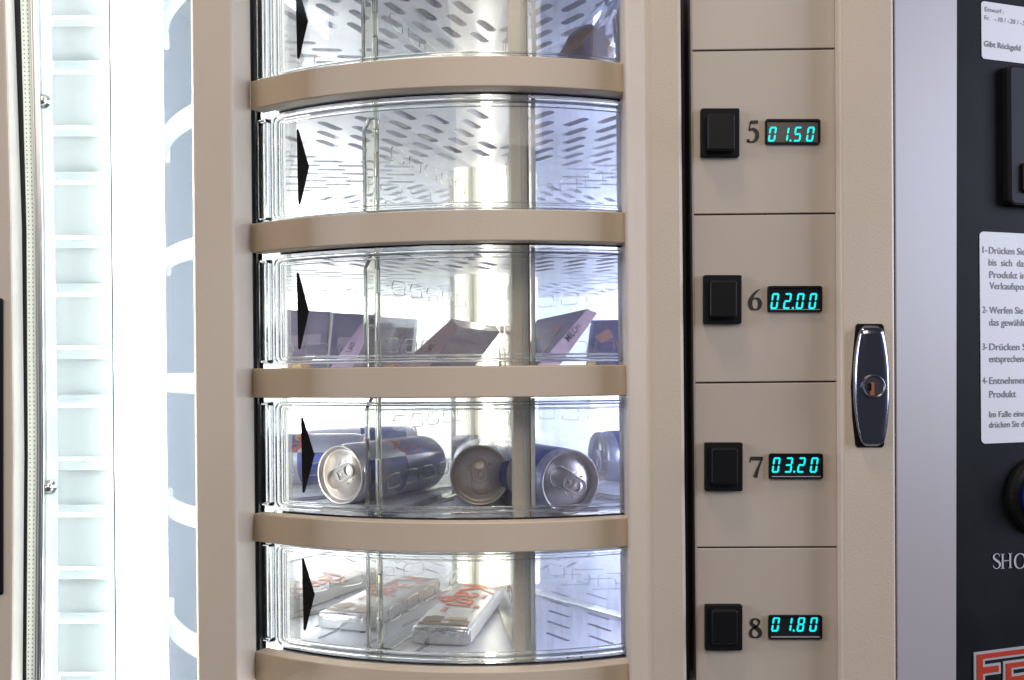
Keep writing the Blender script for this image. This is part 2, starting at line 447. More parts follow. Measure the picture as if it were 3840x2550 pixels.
for i in range(5):
    z0, z1 = BZ[i + 1][1] + .0006, BZ[i][0] - .0006
    ym = (BANDS[i][1] + BANDS[i + 1][0]) / 2
    thL, thR = theta_of(979 + (ym - 1200) * .0085, RD, ym), R(36)
    bm = BM(); arc(bm, thL, thR, RD - .0022, RD, z0, z1, 60)
    door = finish('compartment_door', bm, 'door_clear', VM, smooth=False)
    door['label'] = ['topmost clear curved door, cut by the frame', 'clear curved door in front of an empty compartment', 'clear curved door in front of purple chocolate packs', 'clear curved door in front of lying drink cans', 'clear curved door in front of wafer bars'][i]
    # moulded ribs
    bm = BM()
    xL = lambda x: theta_of(x + (ym - 1200) * .0085, RD, ym) * RD
    ring_on_cyl(bm, xL(1040), R(37) * RD, z0 + .0025, z1 - .0028, .006, .0032, RD + .0001, RD + .0042)
    ring_on_cyl(bm, xL(1062), R(37) * RD, z0 + .0068, z1 - .0075, .002, .0015, RD + .0001, RD + .0020)
    finish('door_rim', bm, 'rib_glass', door, smooth=True)
    bm = BM()
    ring_on_cyl(bm, xL(983), xL(1024), z0 + .003, z1 - .003, .002, .0030, RD + .0001, RD + .0050)
    finish('grip_rib', bm, 'rib_glass', door, smooth=True)
    # black arrow pointing right
    yt, yb, ax0, ax1 = ARROWS[i]
    bm = BM()
    def A(x, y, r):
        Yg = CY - r * math.cos(theta_of(x, r, y)); return P(x, y, Yg)
    poly = [(ax0, yt + 6), (ax0 + 4, yt), (ax0 + 9, yt + 6), (ax1 - 2, (yt + yb) / 2 - 6), (ax1, (yt + yb) / 2), (ax1 - 2, (yt + yb) / 2 + 6), (ax0 + 16, yb - 6), (ax0 + 10, yb), (ax0 + 6, yb - 6)]
    hexa(bm, [A(x, y, RD + .0008) for x, y in poly], [A(x, y, RD + .0002) for x, y in poly])
    finish('arrow', bm, 'black', door)
    # second leaf sliding behind at the right, cool bluish light put into its tint
    thB = theta_of(2000, RD - .006, ym)
    bm = BM(); arc(bm, thB, thR, RD - .0075, RD - .0055, z0 + .001, z1 - .001, 30)
    finish('sliding_leaf', bm, 'door_light_tint', door)
    bm = BM(); tube(bm, [cyl(thB, z0 + .001 + (z1 - z0 - .002) * k / 4, RD - .0065) for k in range(5)], .0016, 8)
    finish('leaf_edge', bm, 'rim_white', door, smooth=True)

# ---- inside of the cabinet
bm = BM(); box(bm, (-.48, 1.36, ZLO), (.48, 1.38, ZHI)); finish('back_wall', bm, 'wall_inner', VM)
bm = BM(); box(bm, (-.49, .66, ZLO), (-.47, 1.36, ZHI)); finish('side_wall', bm, 'wall_steel', VM)
bm = BM(); box(bm, (.34, .71, ZLO), (.36, 1.36, ZHI)); finish('side_wall', bm, 'wall_inner', VM)
bm = BM(); box(bm, (-.47, .64, ZHI), (.34, 1.38, ZHI + .02)); finish('cabinet_top', bm, 'white_inner', VM)
bm = BM(); box(bm, (-.47, .64, ZLO - .02), (.34, 1.38, ZLO)); finish('cabinet_floor', bm, 'white_inner', VM)
bm = BM(); box(bm, (-.335, 1.20, ZLO + .01), (-.195, 1.215, ZHI - .01)); finish('inner_lamp', bm, 'lamp_left', VM)
bm = BM(); box(bm, (-.346, 1.185, ZLO + .01), (-.340, 1.355, ZHI - .01)); finish('light_blocker', bm, 'wall_steel', VM)  # unseen plate added to keep the inner lamp's light off the side wall
bm = BM(); box(bm, (.105, 1.20, ZLO + .01), (.25, 1.215, ZHI - .01)); finish('inner_lamp', bm, 'lamp_right', VM)

bm = BM(); strip(bm, (-80, 2630), (960, 986), (1062, 1088), .722, .724); finish('glow_panel', bm, 'glow_white', VM)  # glowing panel added to brighten the doors' left edge
bm = BM(); tube(bm, [Vector((.262, .745, ZHI - .02)), Vector((.262, .745, ZLO + .02))], .018, 20); finish('fluorescent_tube', bm, 'tube_cool', VM, smooth=True)  # second tube, unseen behind the right upright, added to light the drum
# ---- side window with the fluorescent tube
YS = (-60, 850, 1700, 2610)
bm = BM(); strip(bm, YS, (-260, -260, -260, -260), (18, 40, 50, 44), .60, .603); finish('window_frame', bm, 'beige', VM, bevel=.002)
bm = BM()
L0 = [P(x, y, .601) for x, y in zip((19, 41, 51, 45), YS)]; L1 = [P(x, y, .611) for x, y in zip((51, 82, 91, 84), YS)]
for i in range(3):
    hexa(bm, [L0[i], L1[i], L1[i + 1], L0[i + 1]], [p + Vector((-.004, .003, 0)) for p in (L0[i], L1[i], L1[i + 1], L0[i + 1])])
finish('window_reveal', bm, 'cream_frame', VM)
bm = BM(); strip(bm, YS, (45, 74, 84, 78), (73, 98, 103, 97), .6125, .615); finish('window_seal', bm, 'rubber', VM)
bm = BM(); strip(bm, YS, (72, 97, 102, 95), (111, 131, 138, 128), .613, .616)
for k in range(158):
    y = -30 + k * 16.5
    for fx in (.30, .72):
        t = (y + 60) / 2670 * 3; i = min(int(max(t, 0)), 2); t -= i
        l = (72, 97, 102, 95); r_ = (111, 131, 138, 128)
        xx = (l[i] + (l[i + 1] - l[i]) * t) * (1 - fx) + (r_[i] + (r_[i + 1] - r_[i]) * t) * fx
        prism(bm, [(xx - 1.4, y - 1.8), (xx + 1.4, y - 1.8), (xx + 1.4, y + 1.8), (xx - 1.4, y + 1.8)], .6126, .6134, 1)
finish('perforated_gasket', bm, ['gasket', 'dark_ink'], VM)
bm = BM()
for (xa, ra) in ((117, .0012), (127, .0018), (135, .0011)):
    dx = (0, 20, 26, 17)
    tube(bm, [P(xa + d, y, .6145) for d, y in zip(dx, YS)], ra, 8)
strip(bm, YS, (110, 130, 137, 127), (142, 160, 168, 160), .616, .619, 0)
finish('moulding', bm, 'steel', VM, smooth=False)
bm = BM(); strip(bm, YS, (138, 154, 163, 158), (180, 194, 207, 207), .620, .624); finish('lamp_jamb', bm, 'jamb', VM)
for x, y in ((160, 380), (184, 1828)):
    bm = BM(); m_ = Matrix.Translation(P(x, y, .6195)) @ Matrix.Rotation(R(90), 4, 'X')
    lathe(bm, [(0, .004), (.0022, .0035), (.0034, .002), (.0036, 0), (.0050, -.0004), (.0050, -.001)], 16, mtx=m_)
    finish('screw', bm, 'steel', VM, smooth=True)
# louvred lamp panel: a plate with openings, tabs bent behind them, glowing sheet added behind
YL = .630
SLOTS = [(-352, -305, 0), (-190, -140, 1), (58, 100, 0), (228, 278, 1), (470, 512, 0), (645, 692, 1), (884, 930, 0), (1064, 1112, 1), (1296, 1346, 0), (1481, 1528, 1), (1714, 1762, 0), (1892, 1938, 1), (2124, 2170, 0), (2296, 2338, 1), (2520, 2566, 0)]
def lx(y): return 178 + max(min(y / 2550, 1), 0) * 28, 410 + max(min(y / 2550, 1), 0) * 26
outer = [(178, -80), (410, -80), (436, 2630), (206, 2630)]
loops = [[(p.x, p.z) for p in (P(x, y, YL) for x, y in outer)]]
tabs = []
for y0, y1, kind in SLOTS:
    if y0 < -80: continue
    l, r_ = lx(y0)
    sk = 10 * (1400 - y0) / 1400     # the panel is turned a little
    loops.append([(p.x, p.z) for p in (P(x, y, YL) for x, y in rrect(l + 14, y0, r_ - 14, y1, 9))])
    ta, tb = (y0 + 13, y1 + 8) if kind == 0 else (y0 - 8, y1 - 15)
    tabs.append(rect(l + 20, ta, r_ - 20, tb))
sb = shape2d(loops, .0012)
bm = BM(); merge(bm, sb, lambda v: Vector((v.x, YL + v.y * 0 + v.z, v.y)))
lou = finish('louvre_panel', bm, 'louvre', VM)
for tb_ in tabs:
    bm = BM(); prism(bm, tb_, YL + .004, YL + .0052); finish('louvre_tab', bm, 'louvre', lou)
bm = BM(); strip(bm, (-80, 2630), (66, 90), (404, 430), YL + .012, YL + .014); finish('glow_sheet', bm, 'sheet_glow', VM)  # added backlight for the louvre panel, jamb and gasket
bm = BM(); strip(bm, (-80, 2630), (408, 434), (414, 440), .620, .668); finish('lamp_lip', bm, 'steel', VM)
# the tube
bm = BM()
tp, tb = P(511, -200, .645), P(538, 2750, .645)
tube(bm, [tp, tb], .0172, 24); finish('fluorescent_tube', bm, 'tube', VM, smooth=True)
# rims of the trays seen through the side window and the window itself
for z in TZ:
    bm = BM(); arc(bm, R(-75), R(-41), .314, .322, z - .0085, z + .0085, 48)
    finish('shelf_rim', bm, 'rim_white', VM, bevel=.003)
bm = BM(); arc(bm, R(-105), R(-41), .332, .334, ZLO, ZHI, 40); finish('window_pane', bm, 'window_clear', VM)

# ---- selection panel at the right
YSP = .636
bm = BM(); strip(bm, (-60, 2610), (2581, 2605), (3128, 3142), YSP + .0018, .70); sp = finish('selection_panel', bm, 'rubber', VM)
cuts = [(-420, -420), (190, 182), (805, 800), (1436, 1431), (2054, 2052), (2680, 2682)]
def lerp(a, b, t): return a + (b - a) * t
def exl(y): return lerp(2593, 2617, (y + 60) / 2670)
def exr(y): return lerp(3131, 3145, (y + 60) / 2670)
for i in range(5):
    (ya, yb), (yc, yd) = cuts[i], cuts[i + 1]
    ya += 3; yb += 3; yc -= 3; yd -= 3
    bm = BM(); prism(bm, [(exl(ya), ya), (exr(yb), yb), (exr(yd), yd), (exl(yc), yc)], YSP, YSP + .0035)
    finish('price_plate', bm, 'beige_panel', VM, bevel=.0005)
bm = BM()
q0 = [P(2579, -60, YSP + .006), P(2592, -60, YSP - .0006), P(2594, -60, YSP + .003)]; q1 = [P(2603, 2610, YSP + .006), P(2616, 2610, YSP - .0006), P(2618, 2610, YSP + .003)]
hexa(bm, q0, q1); finish('panel_edge', bm, 'edge_highlight', sp)
NUM = [('5', 2802, 2845, 453, 534), ('6', 2809, 2855, 1084, 1162), ('7', 2814, 2860, 1714, 1790), ('8', 2813, 2856, 2319, 2391)]
BTN = [(2630, 2774, 405, 587), (2640, 2782, 1031, 1214), (2645, 2786, 1660, 1842), (2646, 2785, 2269, 2441)]
DSP = [(2871, 3077, 446, 540, '01.50', 475, 531), (2880, 3084, 1072, 1169, '02.00', 1099, 1159), (2885, 3087, 1701, 1796, '03.20', 1715, 1773), (2883, 3084, 2308, 2398, '01.80', 2314, 2369)]
SEG = {'0': 'abcdef', '1': 'bc', '2': 'abged', '3': 'abgcd', '5': 'afgcd', '8': 'abcdefg'}
for k in range(4):
    n_, x0, x1, y0, y1 = NUM[k]
    bm = BM(); w = (y1 - y0)
    for st in GL[n_]: stroke(bm, [(a_, b_, c_ * 1.4) for a_, b_, c_ in st], lambda s, t: P(x0 + (s - .03) / .58 * (x1 - x0), y1 - t * w, YSP - .0003))
    o = finish('slot_number', bm, 'ink', VM); o['label'] = 'printed black number ' + n_
    x0, x1, y0, y1 = BTN[k]
    bm = BM(); prism(bm, rrect(x0, y0, x1, y1, 6, 3), YSP - .004, YSP + .001)
    b = finish('push_button', bm, 'black_soft', VM, bevel=.0006); b['label'] = 'black square push button beside number ' + n_
    bm = BM(); prism(bm, rrect(x0 + 24, y0 + 20, x1 - 17, y1 - 24, 10, 4), YSP - .010, YSP - .003)
    finish('button_cap', bm, 'black', b, bevel=.0012, segs=3)
    x0, x1, y0, y1, txt, d0, d1 = DSP[k]
    # bezel with a window, screen set back, digits on it
    lo = [[(p.x, p.z) for p in (P(x, y, YSP - .002) for x, y in rrect(x0, y0, x1, y1, 9, 4))], [(p.x, p.z) for p in (P(x, y, YSP - .002) for x, y in rrect(x0 + 7, y0 + 7, x1 - 7, y1 - 7, 4, 3))]]
    sb = shape2d(lo, .0028); bm = BM(); merge(bm, sb, lambda v: Vector((v.x, YSP - .0006 + v.z, v.y)))
    prism(bm, rect(x0 + 9, y1 - 10, x1 - 9, y1 - 7), YSP - .0021, YSP - .0008, 1) if k else None
    d = finish('price_display', bm, ['black', 'grey_bevel'], VM); d['label'] = 'small display reading ' + txt
    bm = BM(); prism(bm, rect(x0 + 4, y0 + 4, x1 - 4, y1 - 4), YSP - .0004, YSP - .0001)
    finish('screen', bm, 'screen_reflection' if k == 0 else 'screen', d)
    bm = BM()
    xs = x0 + 8; H = d1 - d0; Wd = 27
    def dig(ch, xa):
        t = 6.7; g = .9
        def fn(u, v): return P(xa + u + (1 - v / H) * 8.5, d0 + v, YSP - .0008)
        def hs(v): hexa(bm, [fn(u, w_) for u, w_ in ((g + 1, v), (g + t * .6, v - t / 2), (Wd - g - t * .6, v - t / 2), (Wd - g - 1, v), (Wd - g - t * .6, v + t / 2), (g + t * .6, v + t / 2))], [fn(u, w_) + Vector((0, .0003, 0)) for u, w_ in ((g + 1, v), (g + t * .6, v - t / 2), (Wd - g - t * .6, v - t / 2), (Wd - g - 1, v), (Wd - g - t * .6, v + t / 2), (g + t * .6, v + t / 2))])
        def vs(u, va, vb):
            q = ((u, va + g), (u + t / 2, va + t * .6), (u + t / 2, vb - t * .6), (u, vb - g), (u - t / 2, vb - t * .6), (u - t / 2, va + t * .6))
            hexa(bm, [fn(*z) for z in q], [fn(*z) + Vector((0, .0003, 0)) for z in q])
        for s_ in SEG[ch]:
            {'a': lambda: hs(t / 2), 'g': lambda: hs(H / 2), 'd': lambda: hs(H - t / 2), 'f': lambda: vs(t / 2, 2, H / 2 - 1), 'e': lambda: vs(t / 2, H / 2 + 1, H - 2), 'b': lambda: vs(Wd - t / 2, 2, H / 2 - 1), 'c': lambda: vs(Wd - t / 2, H / 2 + 1, H - 2)}[s_]()
    q = 0
    for ch in txt:
        if ch == '.':
            xa = xs + q * 47.5 - 13
            prism(bm, rrect(xa, d1 - 8, xa + 7, d1, 3, 3), YSP - .0008, YSP - .0005)
        else: dig(ch, xs + q * 47.5); q += 1
    finish('digits', bm, 'digit', d)

# raised right-hand strip with the lock, then the side that falls back to the coin panel
YH = .626
bm = BM()
e0, e1 = P(3150, -60, YH), P(3162, 2610, YH); f0, f1 = P(3351, -60, YH), P(3363, 2610, YH)
vpoly(bm, [e0, f0, Vector((f0.x, .70, f0.z)), Vector((e0.x, .70, e0.z))], [e1, f1, Vector((f1.x, .70, f1.z)), Vector((e1.x, .70, e1.z))])
finish('lock_strip', bm, 'beige', VM, bevel=.0018)
SL = .32
X0 = P(3590, 1275, .648).x
def YB(x, y):
    k = P(x, y, 1.0).x
    return (.648 - SL * X0) / (1 - SL * k)
def PB(x, y, out=0.0):
    p = P(x, y, YB(x, y)); n = Vector((SL, -1, 0)).normalized(); return p + n * out
bm = BM()
g0, g1 = f0 + Vector((.0006, .0006, 0)), f1 + Vector((.0006, .0006, 0)); h0, h1 = PB(3591, -60), PB(3587, 2610)
vpoly(bm, [g0, h0, h0 + Vector((0, .05, 0)), g0 + Vector((0, .05, 0))], [g1, h1, h1 + Vector((0, .05, 0)), g1 + Vector((0, .05, 0))])
finish('door_side', bm, 'lilac_side', VM, bevel=.001)
# lock handle
rec = [(3209, 1222), (3216, 1214), (3306, 1214), (3314, 1222), (3328, 1340), (3335, 1446), (3328, 1560), (3315, 1670), (3308, 1678), (3216, 1678), (3208, 1670), (3196, 1560), (3191, 1446), (3198, 1340)]
bm = BM(); prism(bm, rec, YH - .0005, YH + .004); hd = finish('lock_handle', bm, 'black', VM)
def hw(t):    # half width of the lever along its length
    return 41 + 27 * (1 - abs(2 * t - 1) ** 2.2)
bm = BM(); NL = 26; rings = []
for i in range(NL + 1):
    t = i / NL; y = lerp(1221, 1673, t); e = min(t, 1 - t)
    w = hw(t) * (1 if e > .06 else math.sqrt(max(1 - ((.06 - e) / .06) ** 2, 0)) * .35 + .65)
    cx_ = 3262 + t * 4
    row = []
    for u, dd in ((-1, 0), (-.99, .0020), (-.93, .0040), (-.80, .0050), (-.4, .0053), (.0, .0054), (.4, .0053), (.80, .0050), (.93, .0040), (.99, .0020), (1, 0)):
        row.append(bm.verts.new(P(cx_ + u * w, y, YH - .0006) + Vector((0, -dd * (1 if e > .03 else max(e / .03, .25)), 0))))
    rings.append(row)
for i in range(NL):
    for k in range(10): bm.faces.new((rings[i][k], rings[i][k + 1], rings[i + 1][k + 1], rings[i + 1][k]))
bm.faces.new(rings[0]); bm.faces.new(rings[-1][::-1])
finish('lever', bm, 'chrome', hd, smooth=True)
bm = BM(); pc = P(3272, 1450, YH - .0062); m_ = Matrix.Translation(pc) @ Matrix.Rotation(R(90), 4, 'X')
lathe(bm, [(0, .0022), (.0066, .0022), (.0074, .0030), (.0080, .0026), (.0082, -.001)], 32, mtx=m_)
lk = finish('lock_cylinder', bm, 'lock_metal', hd, smooth=False)
bm = BM(); prism(bm, rect(3264, 1434, 3279, 1483), YH - .0088, YH - .0083); prism(bm, rrect(3254, 1436, 3268, 1466, 6, 3), YH - .0088, YH - .0083, 1)
finish('keyhole', bm, ['brass', 'black'], hd)

# coin panel, angled away to the right
bm = BM()
h0, h1, i0, i1 = PB(3590, -60), PB(3589, 2610), PB(4350, -60), PB(4350, 2610)
hexa(bm, [h0, i0, i1, h1], [p + Vector((0, .02, 0)) for p in (h0, i0, i1, h1)])
cp = finish('coin_panel', bm, 'coin_black', VM)
def on_panel(px, py, out): # placing frame on the angled panel
    o = PB(px, py, out); ex = Vector((1, SL, 0)).normalized()
    return o, ex
def label(name, x0, y0, x1, y1, rad):
    bm = BM(); poly = rrect(x0, y0, x1, y1, rad, 5)
    # vertical edges straight, top and bottom level on the panel
    o, ex = on_panel(x0, (y0 + y1) / 2, .0005); k = YB(x0, (y0 + y1) / 2) / F
    f = [o + ex * ((x - x0) * k * 1.22) + Vector((0, 0, ((y0 + y1) / 2 - y) * k)) for x, y in poly]
    n = Vector((SL, -1, 0)).normalized()
    hexa(bm, f, [p - n * .0004 for p in f]); return finish(name, bm, 'white_label', VM)
def write(bm, body, x, y, x1, cap, bold=.0, out=.0008):
    o, ex = on_panel(x, y, out); k = YB(x, y) / F
    w = (PB(x1, y) - PB(x, y)).length
    t = text_bm(body, cap * k, w, bold)
    merge(bm, t, lambda v: o + ex * v.x + Vector((0, 0, v.y)))
st = label('coin_sticker', 3679, 4, 3930, 220, 12)
bm = BM(); write(bm, 'Einwurf :', 3691, 43, 3761, 17); write(bm, 'Fr.   -.10 / -.20 / -.5', 3690, 75, 3841, 17); write(bm, 'Gibt Rückgeld', 3688, 174, 3824, 21, .012)
finish('lettering', bm, 'dark_ink', st)
st = label('instruction_sticker', 3675, 868, 3930, 1664, 16)
bm = BM()
for body, xa, xb, yb, cap in (('1-', 3683, 3700, 948, 25), ('Drücken Sie', 3707, 3842, 951, 26), ('bis  sich  das', 3706, 3846, 996, 26), ('Produkt in', 3708, 3844, 1042, 26), ('Verkaufspos', 3709, 3846, 1084, 26),
    ('2-', 3683, 3700, 1173, 25), ('Werfen Sie', 3708, 3835, 1175, 26), ('das gewählt', 3707, 3842, 1221, 26), ('3-', 3683, 3700, 1312, 25), ('Drücken S', 3708, 3846, 1313, 26), ('entsprechend', 3707, 3848, 1358, 26),
    ('4-', 3683, 3700, 1439, 25), ('Entnehmen', 3708, 3848, 1440, 26), ('Produkt', 3708, 3808, 1491, 26), ('Im Falle eine', 3708, 3842, 1565, 23), ('drücken Sie di', 3707, 3843, 1604, 23)):
    write(bm, body, xa, yb, xb, cap, .006)
finish('lettering', bm, 'dark_ink', st)
def plate(name, x0, y0, x1, y1, rad, o0, o1, m_, parent, bev):
    bm = BM(); o, ex = on_panel(x0, (y0 + y1) / 2, o1); k = YB(x0, (y0 + y1) / 2) / F; n = Vector((SL, -1, 0)).normalized()
    f = [o + ex * ((x - x0) * k * 1.22) + Vector((0, 0, ((y0 + y1) / 2 - y) * k)) for x, y in rrect(x0, y0, x1, y1, rad, 5)]
    hexa(bm, f, [p - n * (o1 - o0) for p in f]); return finish(name, bm, m_, parent, bevel=bev)
cs = plate('coin_slot_plate', 3756, 250, 4120, 775, 24, -.001, .007, 'black_soft', VM, .002)
plate('slot_frame', 3800, 618, 3990, 730, 14, .006, .0100, 'black', cs, .0015)
plate('return_key', 3812, 632, 3960, 716, 18, .0095, .0115, 'lock_metal', cs, .001)
kn = Vector((SL, -1, 0)).normalized(); kc = PB(3885, 1858)
rot = kn.to_track_quat('Z', 'Y').to_matrix().to_4x4()
bm = BM(); lathe(bm, [(.0285, -.001), (.0285, .003), (.0270, .006), (.0225, .007), (.0205, .004), (.0, .004)], 40, mtx=Matrix.Translation(kc) @ rot)
kb = finish('stop_knob', bm, 'black_soft', VM, smooth=False, bevel=.0008)
bm = BM(); lathe(bm, [(.0192, .003), (.0192, .013), (.0178, .0155), (.0, .0162)], 40, mtx=Matrix.Translation(kc) @ rot)
finish('knob_cap', bm, 'blue_knob', kb, smooth=True)
bm = BM()
for ch, xa, wd in (('S', 3719, 30), ('H', 3751, 42), ('O', 3800, 46)):
    o, ex = on_panel(xa, 2133, .0006); k = YB(xa, 2133) / F; hgt = 56 * k
    wid = {'S': .56, 'H': .86, 'O': .84}[ch]
    sx = (PB(xa + wd, 2133) - PB(xa, 2133)).length / wid
    for s_ in GL[ch]: stroke(bm, s_, lambda s, t: o + ex * s * sx + Vector((0, 0, t * hgt)))
finish('panel_lettering', bm, 'grey_ink', cp)
bm = BM(); o, ex = on_panel(3649, 2446, .0004); k = YB(3649, 2446) / F; kx = k * 1.26
nn = Vector((SL, -1, 0)).normalized()
def fe(polys, out, mi):
    for pl in polys:
        f = [o + ex * x * kx + Vector((0, 0, -y * k)) + nn * out for x, y in pl]
        hexa(bm, f, [p - nn * (out + .0002) for p in f], mi)
Fo = [(0, 0), (330, 0), (330, 36), (40, 36), (40, 50), (100, 50), (100, 92), (40, 92), (40, 210), (0, 210)]
Fi = [(9, 9), (330, 9), (330, 27), (31, 27), (31, 59), (91, 59), (91, 83), (31, 83), (31, 201), (9, 201)]
Eo = [(110, 48), (330, 48), (330, 84), (148, 84), (148, 100), (330, 100), (330, 140), (148, 140), (148, 170), (330, 170), (330, 210), (110, 210)]
Ei = [(119, 57), (330, 57), (330, 75), (139, 75), (139, 109), (330, 109), (330, 131), (139, 131), (139, 179), (330, 179), (330, 201), (119, 201)]
fe([Fo, Eo], .0006, 0); fe([Fi, Ei], .0010, 1)
finish('maker_emblem', bm, ['grey_bevel', 'red_ink'], VM)
# black pull at the far left
bm = BM(); prism(bm, rrect(-120, 1115, 11, 2236, 14, 4), .5985, .610); finish('door_pull', bm, 'black', VM, bevel=.003)

# ================================================================== THE CAROUSEL
CA = empty('carousel', (CX, CY, ZLO), 'rotating drum of slotted white trays and clear dividers behind the curved doors', 'carousel')
RT = .262
def obround(cx_, cy_, ang, L, w):
    out = []
    for s_, a0 in ((1, -90), (-1, 90)):
        for i in range(5):
            a = R(a0 + 45 * i); u, v = s_ * (L - w) / 2 + w / 2 * math.cos(a), w / 2 * math.sin(a)
            out.append((cx_ + u * math.cos(ang) - v * math.sin(ang), cy_ + u * math.sin(ang) + v * math.cos(ang)))
    return out
def tray_mesh(SLW, deep):
    GU, GV = (.046, .0180) if SLW > .006 else (.056, .0230)
    loops = [[(RT * math.cos(2 * math.pi * k / 96), RT * math.sin(2 * math.pi * k / 96)) for k in range(96)]]
    for s_ in range(6):
        med = R(5.7 + 30 + 60 * s_)              # drum angle of this piece (0 = front, + = right)
        d = math.atan2(-math.cos(med), math.sin(med))
        for iv in range(-12, 13):
            for iu in range(1, 8):
                u = iu * GU + (GU / 2 if iv % 2 else 0); v = iv * GV
                if abs(math.atan2(v, u)) > R(26): continue
                rr = math.hypot(u, v)
                if rr < .075 or math.hypot(u + .018, abs(v)) > RT - .006: continue
                if u * math.sin(R(30)) - abs(v) * math.cos(R(30)) < .009: continue
                loops.append(obround(u * math.cos(d) - v * math.sin(d), u * math.sin(d) + v * math.cos(d), d, .030, SLW))
    return shape2d(loops, deep)
tray_me = {}
for i, z in enumerate(TZ):
    key = i >= 3                             # the lower trays are seen from above
    if key not in tray_me:
        bm = BM(); merge(bm, tray_mesh(.0042 if key else .0088, .0050), lambda v: v + Vector((0, 0, -.0018)))
        arcs = 72
        prev = None
        for k in range(arcs + 1):            # rolled edge of the tray
            a = 2 * math.pi * k / arcs
            q = [bm.verts.new((r_ * math.cos(a), r_ * math.sin(a), z_)) for r_, z_ in ((RT, -.004), (RT + .002, -.004), (RT + .002, .003), (RT, .003))]
            if prev:
                for j in range(4): bm.faces.new((prev[j], prev[(j + 1) % 4], q[(j + 1) % 4], q[j]))
            prev = q
        t = finish('tray', bm, 'tray', CA, local=True); tray_me[key] = t.data
    else:
        t = bpy.data.objects.new('tray', tray_me[key]); COL.objects.link(t); t.parent = CA
    t.location = (0, 0, z - ZLO)
# core
bm = BM()
top = [cyl(R(a), ZHI - .01, .045) for a in range(-20, 340, 45)]; bot = [Vector((p.x, p.y, ZLO + .01)) for p in top]
hexa(bm, top, bot); finish('core', bm, 'core_cream', CA, bevel=.003)
bm = BM()
for a in (-1.5,):
    q = [cyl(R(a + d_), ZHI - .02, .0485) for d_ in (-6, 6)]
    hexa(bm, [q[0], q[1], q[1] + Vector((0, 0, -1.0)), q[0] + Vector((0, 0, -1.0))], [C_ + Vector((0, .004, 0)) for C_ in (q[0], q[1], q[1] + Vector((0, 0, -1.0)), q[0] + Vector((0, 0, -1.0)))])
finish('core_glow', bm, 'core_glow', CA)  # glowing strip added to brighten the middle compartments
# sheets added to shade the slots: on the upper trays, under the lower ones
for i, z in enumerate(TZ):
    bm = BM(); lathe(bm, [(.05, 0), (RT - .004, 0), (RT - .004, .0006), (.05, .0006), (.05, 0)], 64)
    m_ = finish('slot_shade', bm, 'shade_grey', CA, local=True); m_.location = (0, 0, z - ZLO + (.0012 if i < 3 else -.0050))
